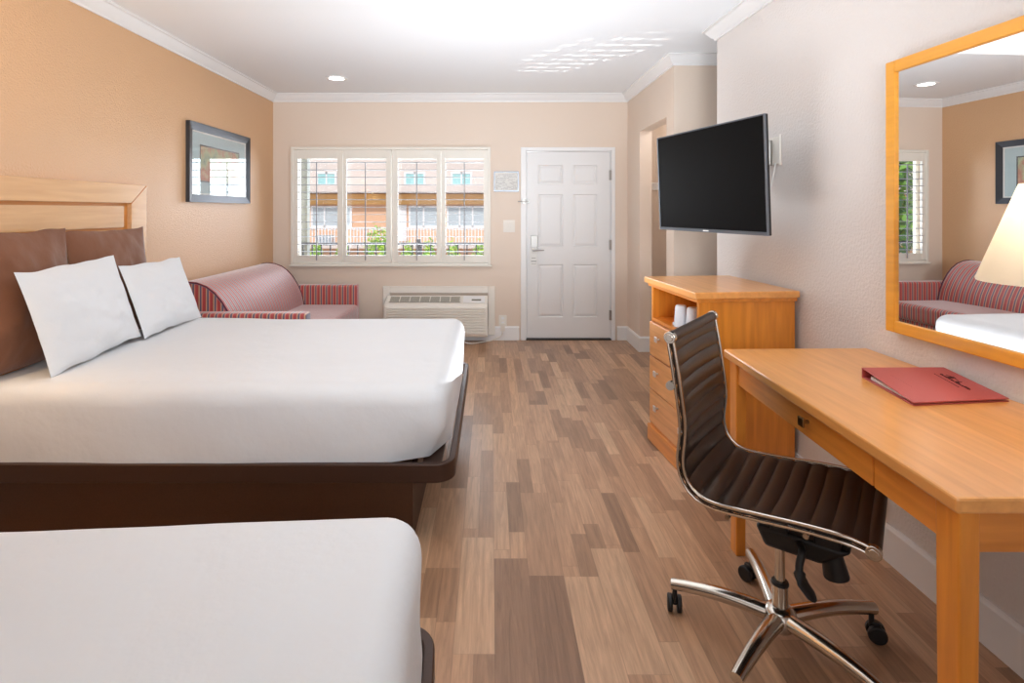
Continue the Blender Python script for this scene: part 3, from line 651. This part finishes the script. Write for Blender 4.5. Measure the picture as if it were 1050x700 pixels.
# tray and cups
DMp = lambda x, y, z: DM @ Vector((x, y, z))
bm = nb(); box(bm, .06, .30, .12, .40, .7555, .762, DM); ring_ = [(.06, .065, .12, .40), (.295, .30, .12, .40), (.065, .295, .12, .125), (.065, .295, .395, .40)]
for a in ring_: box(bm, *a, .762, .772, DM)
tag(obj('serving_tray', bm, M['cup']), 'white plastic tray in the open shelf of the dresser', 'tray')
for k, (x, y, lab) in enumerate(((.075, .325, 'wrapped clear cup on dresser tray, farther from the desk'), (.105, .245, 'wrapped clear cup on dresser tray, nearer the desk chair'))):
    bm = nb(); c = DMp(x, y, .762); lathe(bm, c, [(.001, 0), (.036, 0), (.037, .01), (.031, .1), (.028, .115), (.024, .119), (.001, .12)], 24)
    cu = tag(obj('plastic_cup', bm, M['cup'], smooth=True), lab, 'cup', 'wrapped cups on the dresser tray')
bm = nb(); c = DMp(.3, .2, .7555)
bm.free()
bm = nb(); box(bm, .33, .47, .08, .22, .7555, .92, DM); tag(obj('storage_box', bm, M['white'], bev=.015), 'white box at the back of the dresser shelf behind the cups', 'box')

# ------------------------------------------------------------------ desk
ZD = .825
t = thing('desk', 'honey oak writing desk with drawer against the right wall', 'desk', (1.28, 1.71, 0))
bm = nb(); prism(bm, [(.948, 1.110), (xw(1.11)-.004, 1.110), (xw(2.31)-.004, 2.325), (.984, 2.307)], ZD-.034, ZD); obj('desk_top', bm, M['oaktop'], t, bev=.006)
fx = lambda y: .968+(y-1.13)*.03
for (x0, x1, y0, y1) in ((0, .045, 1.128, 1.19), (0, .045, 2.225, 2.287), (.565, .61, 1.128, 1.19), (.565, .61, 2.225, 2.287)):
    bm = nb(); b = fx(y0); box(bm, b+x0, b+x1, y0, y1, 0, ZD-.034)
    for v in bm.verts:
        if v.co.z < .01: v.co.x += (-.006 if v.co.x > b+(x0+x1)/2 else .0); v.co.y += (-.008 if v.co.y > (y0+y1)/2 else .0)
    obj('leg', bm, M['oakz'], t, bev=.004)
zb = .70
bm = nb(); prism(bm, [(fx(1.19)+.008, 1.19), (fx(1.19)+.03, 1.19), (fx(1.40)+.03, 1.40), (fx(1.40)+.008, 1.40)], zb, ZD-.034); obj('front_apron', bm, M['oak'], t)
bm = nb(); prism(bm, [(fx(1.99)+.008, 1.99), (fx(1.99)+.03, 1.99), (fx(2.225)+.03, 2.225), (fx(2.225)+.008, 2.225)], zb, ZD-.034); obj('front_apron', bm, M['oak'], t)
bm = nb(); prism(bm, [(fx(1.402)+.004, 1.402), (fx(1.402)+.3, 1.402), (fx(1.988)+.3, 1.988), (fx(1.988)+.004, 1.988)], zb+.002, ZD-.036); d = obj('drawer', bm, M['oak'], t, bev=.002)
bm = nb(); kx = fx(1.7); cyl(bm, (kx+.005, 1.70, .752), (kx-.014, 1.70, .752), .006); box(bm, kx-.022, kx-.014, 1.685, 1.715, .738, .766); obj('knob', bm, M['brass'], d, bev=.002)
for y in (1.135, 2.24): bm = nb(); box(bm, 1.015, 1.54, y, y+.022, zb, ZD-.034); obj('side_apron', bm, M['oakx'], t)
bm = nb(); box(bm, 1.56, 1.58, 1.19, 2.225, zb, ZD-.034); obj('rear_apron', bm, M['oak'], t)

# folder
t = thing('binder', 'burgundy ring binder lying on the desk near the wall', 'binder', (1.44, 1.78, ZD))
q = [(1.262, 1.630), (1.585, 1.668), (1.590, 1.915), (1.300, 1.910)]          # near-left, near-right, far-right, far-left
def slab(bm, pts, h0, h1):
    """four plan corners with individual bottom and top heights"""
    a = [bm.verts.new((p[0], p[1], h)) for p, h in zip(pts, h0)]; b = [bm.verts.new((p[0], p[1], h)) for p, h in zip(pts, h1)]
    bm.faces.new(a[::-1]); bm.faces.new(b)
    for i in range(4): bm.faces.new((a[i], a[(i+1)%4], b[(i+1)%4], b[i]))
z = ZD+.0005
bm = nb(); slab(bm, q, [z]*4, [z+.003]*4); obj('back_cover', bm, M['burg'], t, bev=.001)
bm = nb(); slab(bm, q, [z+.007, z+.007, z+.031, z+.031], [z+.011, z+.011, z+.035, z+.035]); fc = obj('front_cover', bm, M['burg'], t, bev=.002)
bm = nb(); slab(bm, [(1.297, 1.905), (1.588, 1.911), (1.590, 1.917), (1.300, 1.913)], [z]*4, [z+.034]*4); obj('spine', bm, M['burg'], t)
q2 = [(1.275, 1.645), (1.575, 1.68), (1.580, 1.88), (1.306, 1.875)]
bm = nb(); slab(bm, q2, [z+.0035]*4, [z+.0065, z+.0065, z+.014, z+.014]); obj('pages', bm, M['paper'], t)
for x in (1.33, 1.45, 1.56):
    bm = nb(); sweep(bm, [(x, 1.885+.016*math.cos(a), z+.016+.012*math.sin(a)) for a in (2*math.pi*k/14 for k in range(14))], .0015, 6, up=Vector((1, 0, 0))); obj('ring', bm, M['steel'], t)
# cover marks: script-like lettering lines, as unreadable as in the photograph
cov = lambda x, y: (x, y, z+.0113+(y-1.645)/.265*.024)
bm = nb()
def stroke(pts, r=.0016): sweep(bm, [cov(*p) for p in pts], r, 5)
P0 = Vector((1.565, 1.85)); dirw = Vector((-.012, -.125)); up_ = Vector((-.034, 0))
def L_(s, v): p = P0+dirw*s+up_*v+Vector((-.022, 0)); return (p.x, p.y)
for k in range(16):
    s = k/16; a = random.uniform(.25, .55) if k not in (3, 4, 8) else random.uniform(-.35, -.1)
    stroke([L_(s, .62), L_(s+.02, a), L_(s+.045, .62), L_(s+.065, .45)], .0009 if k % 3 else .0016)
stroke([L_(0.05, .15), L_(.2, -.1), L_(.42, 0), L_(.5, .2)], .001)
for k in range(12): stroke([L_(-.02+k*.075, 1.12), L_(-.02+k*.075+.045, 1.1)], .0011)
obj('lettering', bm, M['ink'], fc)
bm = nb()
for k in range(14):
    a = Vector((1.352, 1.842))+Vector((-.004, -.1))*(k/14); stroke([(a.x, a.y), (a.x-.004, a.y-.004)], .0008)
obj('stamped_line', bm, M['inkf'], fc)

# ------------------------------------------------------------------ desk lamp
lx, ly = 1.40, 1.36
t = thing('desk_lamp', 'lit table lamp with cream cone shade on the near desk end', 'lamp', (lx, ly, ZD))
bm = nb(); lathe(bm, (lx, ly, ZD), [(.001, 0), (.042, 0), (.044, .008), (.036, .016), (.02, .022), (.012, .04), (.001, .041)], 32); obj('base', bm, M['brass'], t, smooth=True)
bm = nb(); cyl(bm, (lx, ly, ZD+.03), (lx, ly, 1.32), .009); obj('stem', bm, M['brass'], t, smooth=True)
bm = nb(); lathe(bm, (lx, ly, 1.228), [(.145, 0), (.146, .004), (.062, .25), (.061, .25), (.144, .003)], 48); obj('lamp_shade', bm, M['shade'], t, smooth=True)
bm = nb(); lathe(bm, (lx, ly, 1.32), [(.001, 0), (.02, .01), (.028, .04), (.02, .065), (.001, .075)], 20); obj('bulb', bm, emis('bulb_glow', (1, .85, .62, 1), 4), t, smooth=True)
lamp('POINT', 'desk_lamp_light', (lx, ly, 1.42), 3.2, (1, .92, .8), shadow_soft_size=.04)
# wall lamp between the beds (its glow reaches the wall over the headboard)
t = thing('wall_lamp', 'wall lamp with drum shade between the two beds', 'lamp', (XL+.16, 1.85, 1.45))
bm = nb(); box(bm, XL, XL+.02, 1.80, 1.90, 1.42, 1.56); obj('wall_plate', bm, M['brass'], t, bev=.003)
bm = nb(); sweep(bm, [(XL+.02, 1.85, 1.48), (XL+.1, 1.85, 1.47), (XL+.16, 1.85, 1.5)], .008); obj('arm', bm, M['brass'], t, smooth=True)
bm = nb(); lathe(bm, (XL+.17, 1.85, 1.52), [(.13, 0), (.131, .003), (.09, .2), (.089, .2), (.129, .003)], 36); obj('lamp_shade', bm, M['shade'], t, smooth=True)
lamp('POINT', 'wall_lamp_light', (XL+.17, 1.85, 1.68), 24, (1, .70, .40), shadow_soft_size=.05)

# ------------------------------------------------------------------ mirror
my = R(-1.9)*-1
t = thing('wall_mirror', 'large wall mirror in a golden oak frame above the desk', 'mirror', (1.59, 1.66, .93))
# frame plan: far end stands a little off the wall
mf = Vector((1.560, 2.158)); mn = Vector((1.560+.97*math.sin(R(MIR_A := 2.4)), 2.158-.97*math.cos(R(MIR_A)))); 
u = (mn-mf).normalized(); L0 = (mn-mf).length; nn = Vector((u.y, -u.x)); nn = nn if nn.x < 0 else -nn
def mbox(bm, a, b, z0, z1, d0, d1):
    """a..b along the mirror from its far end, d = distance out from the front plane towards the wall"""
    P = [mf+u*a-nn*d0, mf+u*b-nn*d0, mf+u*b-nn*d1, mf+u*a-nn*d1]; prism(bm, [(p.x, p.y) for p in P], z0, z1)
mz0, mz1, mw = .937, 1.99, .045
bm = nb(); mbox(bm, 0, mw, mz0, mz1, 0, .02); mbox(bm, L0-mw, L0, mz0, mz1, 0, .02); mbox(bm, mw, L0-mw, mz1-mw, mz1, 0, .02); mbox(bm, mw, L0-mw, mz0, mz0+mw, 0, .02); obj('frame', bm, M['mframe'], t, bev=.003)
bm = nb(); mbox(bm, mw, L0-mw, mz0+mw, mz1-mw, .010, .016); obj('mirror_glass', bm, M['mirror'], t)

# ------------------------------------------------------------------ office chair
CC = Vector((.93, 1.755, 0)); PH = R(38); fw_ = Vector((math.cos(PH), -math.sin(PH), 0)); sd = Vector((math.sin(PH), math.cos(PH), 0))   # forward, far side
t = thing('office_chair', 'dark brown ribbed leather office chair on chrome star base at desk', 'office chair', CC)
W2 = .23
prof_px = [(687, 346), (694.5, 393.5), (700, 438), (697.5, 471.5), (701.5, 491), (713, 507.7), (732.4, 518.8), (771.4, 528.8), (827, 542), (871.6, 555), (896, 567)]
base_pt = CC-sd*W2; prof = []
for px, py in prof_px:
    uu = (px-503)/F; s = (base_pt.y*uu-base_pt.x)/(fw_.x-uu*fw_.y); d = base_pt.y+s*fw_.y; prof.append(Vector((s, 0, H-(py-215.5)*d/F)))
pp = smoothpts(prof, 10)
# resample by arc length
def resample(P, n):
    L = [0]
    for a, b in zip(P, P[1:]): L.append(L[-1]+(b-a).length)
    out = []; j = 0
    for i in range(n+1):
        s = L[-1]*i/n
        while j < len(P)-2 and L[j+1] < s: j += 1
        k = (s-L[j])/max(1e-9, L[j+1]-L[j]); out.append(P[j].lerp(P[j+1], min(1, max(0, k))))
    return out, L[-1]
NS = 19*8; pr, LEN = resample(pp, NS)
PT = lambda s, wv, z: CC+fw_*s+sd*wv+Vector((0, 0, z-CC.z))
nrm = []
for i, p in enumerate(pr):
    d = (pr[min(i+1, NS)]-pr[max(i-1, 0)]).normalized(); nrm.append(Vector((-d.z, 0, d.x)))
if nrm[-30].z < 0: nrm = [-a for a in nrm]
bm = nb(); NW = 14; grid = {}
for side in (1, -1):
    for i in range(NS+1):
        rib = abs(math.sin(math.pi*i/8))**.55
        for j in range(NW+1):
            v = -1+2*j/NW; e = (1-abs(v)**6)
            sag = -.012*(1-v*v) if side else 0
            off = side*(.004+.009*rib*(.35+.65*e))+sag
            q = pr[i]+nrm[i]*off; grid[(side, i, j)] = bm.verts.new(PT(q.x, v*(W2-.008), q.z))
    for i in range(NS):
        for j in range(NW):
            f = [grid[(side, i, j)], grid[(side, i+1, j)], grid[(side, i+1, j+1)], grid[(side, i, j+1)]]; bm.faces.new(f if side > 0 else f[::-1])
for i in range(NS):
    for j in (0, NW): bm.faces.new((grid[(1, i, j)], grid[(1, i+1, j)], grid[(-1, i+1, j)], grid[(-1, i, j)]))
for j in range(NW):
    for i in (0, NS): bm.faces.new((grid[(1, i, j)], grid[(1, i, j+1)], grid[(-1, i, j+1)], grid[(-1, i, j)]))
for i in (0, NS):
    a, b = PT(pr[i].x, -W2+.012, pr[i].z), PT(pr[i].x, W2-.012, pr[i].z); cyl(bm, a, b, .017, n=16)
obj('leather_shell', bm, M['leather'], t, smooth=True, ang=60)
for sgn in (-1, 1):
    bm = nb(); P = pr[::4]
    for oo in (-.009, .009):
        sweep(bm, [PT(p.x, sgn*W2, p.z)+fw_*(n_.x*oo)+Vector((0, 0, n_.z*oo)) for p, n_ in zip(P, nrm[::4])], (.005), 8, up=sd)
    obj('side_rail', bm, M['chrome'], t, smooth=True)
    for i in (0, NS):
        c = PT(pr[i].x, sgn*(W2-.012), pr[i].z); bm = nb(); cyl(bm, c, c+sd*sgn*.018, .019, n=24); cyl(bm, c, c+sd*sgn*.02, .012, n=24); obj('end_cap', bm, M['chrome'], t, smooth=True, bev=.002)
# spacer bar under the seat and behind the back
def at(frac): k = int(frac*NS); return pr[k], nrm[k]
for fr in (.16, .62, .84):
    p, n_ = at(fr); q = p-n_*.022; bm = nb(); cyl(bm, PT(q.x, -W2, q.z), PT(q.x, W2, q.z), .008, n=12)
    if fr < .2:
        for sgn in (-1, 1): cyl(bm, PT(q.x, sgn*(W2-.01), q.z), PT(q.x, sgn*(W2+.008), q.z), .014, n=16)
    obj('cross_bar', bm, M['chrome'], t, smooth=True)
zs = min(p.z for p in pr if abs(p.x) < .1)
CM = Matrix.Translation(CC) @ Matrix.Rotation(-PH, 4, 'Z')
# mechanism: tapered black housing
bm = nb(); vs = box(bm, -.065, .20, -.055, .055, .335, .405)
for v in vs:
    if v.co.z < .36: v.co.x = -.04 if v.co.x < 0 else .12; v.co.y *= .7
bm.transform(CM); obj('tilt_mechanism', bm, M['black'], t, bev=.014, smooth=True)
bm = nb(); box(bm, -.02, .03, -.05, .05, .39, .47); box(bm, .1, .17, -.05, .05, .39, .46); bm.transform(CM); obj('seat_plate', bm, M['black'], t, bev=.006)
bm = nb(); cyl(bm, (.14, .0, .37), (.155, .0, .295), .028, .036, 20); bm.transform(CM); obj('tension_knob', bm, M['black'], t, smooth=True, bev=.004)
bm = nb(); sweep(bm, smoothpts([(.06, -.04, .385), (.075, -.085, .385), (.07, -.105, .345), (.08, -.115, .31), (.115, -.12, .272)], 5), [(.011, .011)]*12+[(.018, .010)]*3+[(.026, .008)]*4+[(.018, .007), (.01, .004)], 12); bm.transform(CM); obj('lever', bm, M['black'], t, smooth=True)
bm = nb(); cyl(bm, (CC.x, CC.y, .13), (CC.x, CC.y, .212), .024, .023, 24); obj('column_sleeve', bm, M['chrome'], t, smooth=True)
bm = nb(); cyl(bm, (CC.x, CC.y, .21), (CC.x, CC.y, .222), .027, .025, 24); obj('collar', bm, M['black'], t, smooth=True, bev=.003)
bm = nb(); cyl(bm, (CC.x, CC.y, .21), (CC.x, CC.y, .345), .015, .014, 20); obj('gas_lift', bm, M['chrome'], t, smooth=True)
bm = nb(); lathe(bm, (CC.x, CC.y, 0), [(.001, .07), (.035, .07), (.05, .085), (.052, .11), (.045, .13), (.03, .142), (.001, .142)], 32); obj('hub', bm, M['chrome'], t, smooth=True)
for k in range(5):
    a = R(79.3+72*k); dd = Vector((math.cos(a), math.sin(a), 0)); pts = []; rr_ = []
    for i in range(13):
        s = i/12; rad = .02+s*(.335-.02); zc = .108+.012*math.sin(s*math.pi*.9)-.010*s*s; pts.append(CC+dd*rad+Vector((0, 0, zc))); wv = .028-.009*s; rr_.append((wv, .025-.007*s))
    bm = nb(); sweep(bm, pts, rr_, 14); lg = obj('base_leg', bm, M['chrome'], t, smooth=True, ang=70)
    c = CC+dd*.325; tn = Vector((-dd.y, dd.x, 0)); ca = a+R((40, -75, 20, 100, -30)[k]); fd = Vector((math.cos(ca), math.sin(ca), 0)); axl = Vector((-fd.y, fd.x, 0)); wc = c+fd*.014
    bm = nb()
    for sg in (-1, 1): cyl(bm, wc+axl*sg*.007+Vector((0, 0, .028)), wc+axl*sg*.024+Vector((0, 0, .028)), .028, n=24)
    box(bm, -.018, .012, -.008, .008, .03, .062, Matrix.Translation(wc) @ Matrix.Rotation(ca, 4, 'Z')); cyl(bm, c+Vector((0, 0, .04)), c+Vector((0, 0, .1)), .008)
    cs = obj('caster', bm, M['black'], lg, smooth=True, bev=.004)

# ------------------------------------------------------------------ outside
ES = F/36.0; ex = lambda px: (px-503)/ES; ez = lambda py: H-(py-215.5)/ES; YF = 36.0
stucco = mat('peach_stucco', srgb(232, 190, 158), .8, bump=(8, .3)); pale = mat('pale_stucco', srgb(226, 214, 208), .8, bump=(8, .3)); ocre = mat('ochre_shade_and_stem', srgb(245, 195, 125), .8)
wfr = mat('white_window_frame', srgb(240, 242, 246), .5); teal = mat('teal_window_glass', srgb(165, 215, 218), .25); grey = mat('grey_window_glass', srgb(190, 204, 214), .3); pave = mat('courtyard_paving', srgb(190, 180, 168), .9, var=(3, .1))
bm = nb(); box(bm, -60, 40, 6.1, 80, -3.15, -3.0); struct('ground', bm, pave)
bm = nb(); box(bm, -8, 4, 6.1, 7.35, -.16, -.02); struct('walkway_slab', bm, pave)
t = thing('apartment_building', 'two-storey peach and pale stucco building across the courtyard', 'building', (ex(400), YF, -3))
bx('lower_wall', stucco, t, -40, 14, YF, YF+8, -3, 2.6)
bx('upper_wall', pale, t, -40, 14, YF-.6, YF+8, 2.6, 7.2)
bx('cornice', pale, t, -40, 14, YF-1.4, YF, ez(198), ez(190.5))
bx('cornice_shade_strip', ocre, t, -40, 14, YF-.25, YF, ez(209.5), ez(199))  # tinted strip: shade under the cornice put into the colour
bx('balcony_floor', pale, t, -40, 14, YF-1.8, YF, -.98, -.8)
bm = nb(); x = -30
while x < 8: box(bm, x, x+.06, YF-1.8, YF-1.75, -.8, .3); x += .2
box(bm, -30, 8, YF-1.82, YF-1.74, .27, .35); obj('balcony_railing', bm, wfr, t)
def fwin(a, b, y0, y1, m, yw, split=1):
    x0, x1, z0, z1 = ex(a), ex(b), ez(y1), ez(y0); bm = nb(); ring(bm, x0, x1, z0, z1, .12, yw-.08, yw)
    for i in range(1, split+1): q_ = x0+(x1-x0)*i/(split+1); box(bm, q_-.05, q_+.05, yw-.08, yw, z0, z1)
    f = obj('window', bm, wfr, t); bx('pane', m, f, x0+.1, x1-.1, yw-.04, yw-.01, z0+.1, z1-.1)
for a in ((319, 361, 211, 233, grey, YF, 2), (419, 450, 211, 233, grey, YF, 1), (458, 498, 211, 233, grey, YF, 2), (230, 262, 211, 233, grey, YF, 1), (150, 180, 211, 233, grey, YF, 1), (520, 550, 211, 233, grey, YF, 1),
          (327.5, 348, 177, 191, teal, YF-.6, 1), (416, 437.5, 177, 191, teal, YF-.6, 1), (463, 484.5, 177, 191, teal, YF-.6, 1), (240, 262, 177, 191, teal, YF-.6, 1), (150, 170, 177, 191, teal, YF-.6, 1), (530, 552, 177, 191, teal, YF-.6, 1)): fwin(*a)
bx('balcony_door', wfr, t, ex(408.5), ex(417), YF-.1, YF, ez(247), ez(210))
bx('window_air_conditioner', grey, t, ex(333), ex(347.5), YF-1.6, YF-.9, ez(249), ez(240))
# walkway railing and post
t = thing('walkway_railing', 'black metal balcony railing just outside the window', 'railing', (-1.2, 7.2, -.02)); blk = mat('black_railing_paint', srgb(38, 40, 46), .5)
bm = nb(); box(bm, -6, 3.5, 7.18, 7.22, .955, .985); obj('top_rail', bm, blk, t)
bm = nb(); box(bm, -6, 3.5, 7.185, 7.215, .06, .09); obj('bottom_rail', bm, blk, t)
for i in range(78):
    bm = nb(); x = -5.95+i*.12; box(bm, x-.0075, x+.0075, 7.192, 7.208, .09, .955) ; obj('baluster', bm, blk, t)
for x in (-4.1, -.95, 2.0): bm = nb(); box(bm, x-.03, x+.03, 7.17, 7.23, -.02, 1.03); obj('post', bm, blk, t)
bm = nb(); box(bm, -2.545, -2.43, 7.24, 7.35, -.02, 3.2); tag(obj('walkway_post', bm, mat('grey_green_post', srgb(130, 134, 126), .7)), 'grey-green post outside the left shutter panel', 'post')
# shrubs
leafm = [mat('leaf_%s' % k, c, .5, var=(2, .3)) for k, c in (('bright', srgb(200, 228, 90)), ('mid', srgb(140, 195, 80)), ('deep', srgb(90, 140, 80)))]
def foliage(name, c, rx, ry, rz, n_, sz, mk, label, cat, group, stem=True):
    t = thing(name, label, cat, (c[0], c[1], -3), 0, group)
    for q_ in range(2):
        bm = nb()
        for k in range(n_//2):
            d = Vector((random.gauss(0, 1), random.gauss(0, 1), random.gauss(0, 1))).normalized()*random.uniform(.55, 1); p = Vector((c[0]+d.x*rx, c[1]+d.y*ry, c[2]+d.z*rz+noise.noise(Vector((d.x*3+c[0], d.y*3, 1)))*rz*.25))
            a = Vector((random.gauss(0, 1), random.gauss(0, 1), random.gauss(0, 1))).normalized(); b = a.orthogonal().normalized()*sz*.5; a = a*sz
            bm.faces.new([bm.verts.new(p-a), bm.verts.new(p-b), bm.verts.new(p+a), bm.verts.new(p+b)])
        obj('foliage', bm, leafm[(mk+q_) % 3], t, recalc=False)
    bm = nb(); cyl(bm, (c[0], c[1], -3), (c[0], c[1], c[2]), .08, .03, 8); obj('stem', bm, ocre, t)
YS = 14.0; k_ = YS/F
labs = ['bright green hedge shrub at left edge of the window view', 'green hedge shrub in the first shutter panel', 'green hedge shrub left of the tall sapling', 'green hedge shrub right of the tall sapling', 'green hedge shrub below the white balcony door', 'green hedge shrub in the third shutter panel', 'green hedge shrub in the rightmost shutter panel', 'green hedge shrub beyond the right edge of the window']
for i, px in enumerate((300, 325, 350, 395, 418, 441, 466, 492)):
    foliage('shrub', ((px-503)*k_, YS+random.uniform(-.3, .3), -.55), .25, .4, 1.15+random.uniform(-.08, .1), 1500, .05, 0, labs[i], 'shrub', 'hedge shrubs beyond the railing')
foliage('sapling', ((379-503)*k_, YS+1.1, -.1), .45, .4, 1.15, 1300, .05, 0, 'tall leafy sapling rising above the hedge', 'tree', None)
foliage('leafy_tree', (-11.5, 16, 2.2), 2.0, 2.0, 2.4, 2600, .16, 1, 'leafy green tree glimpsed through the shutters in mirror', 'tree', None)
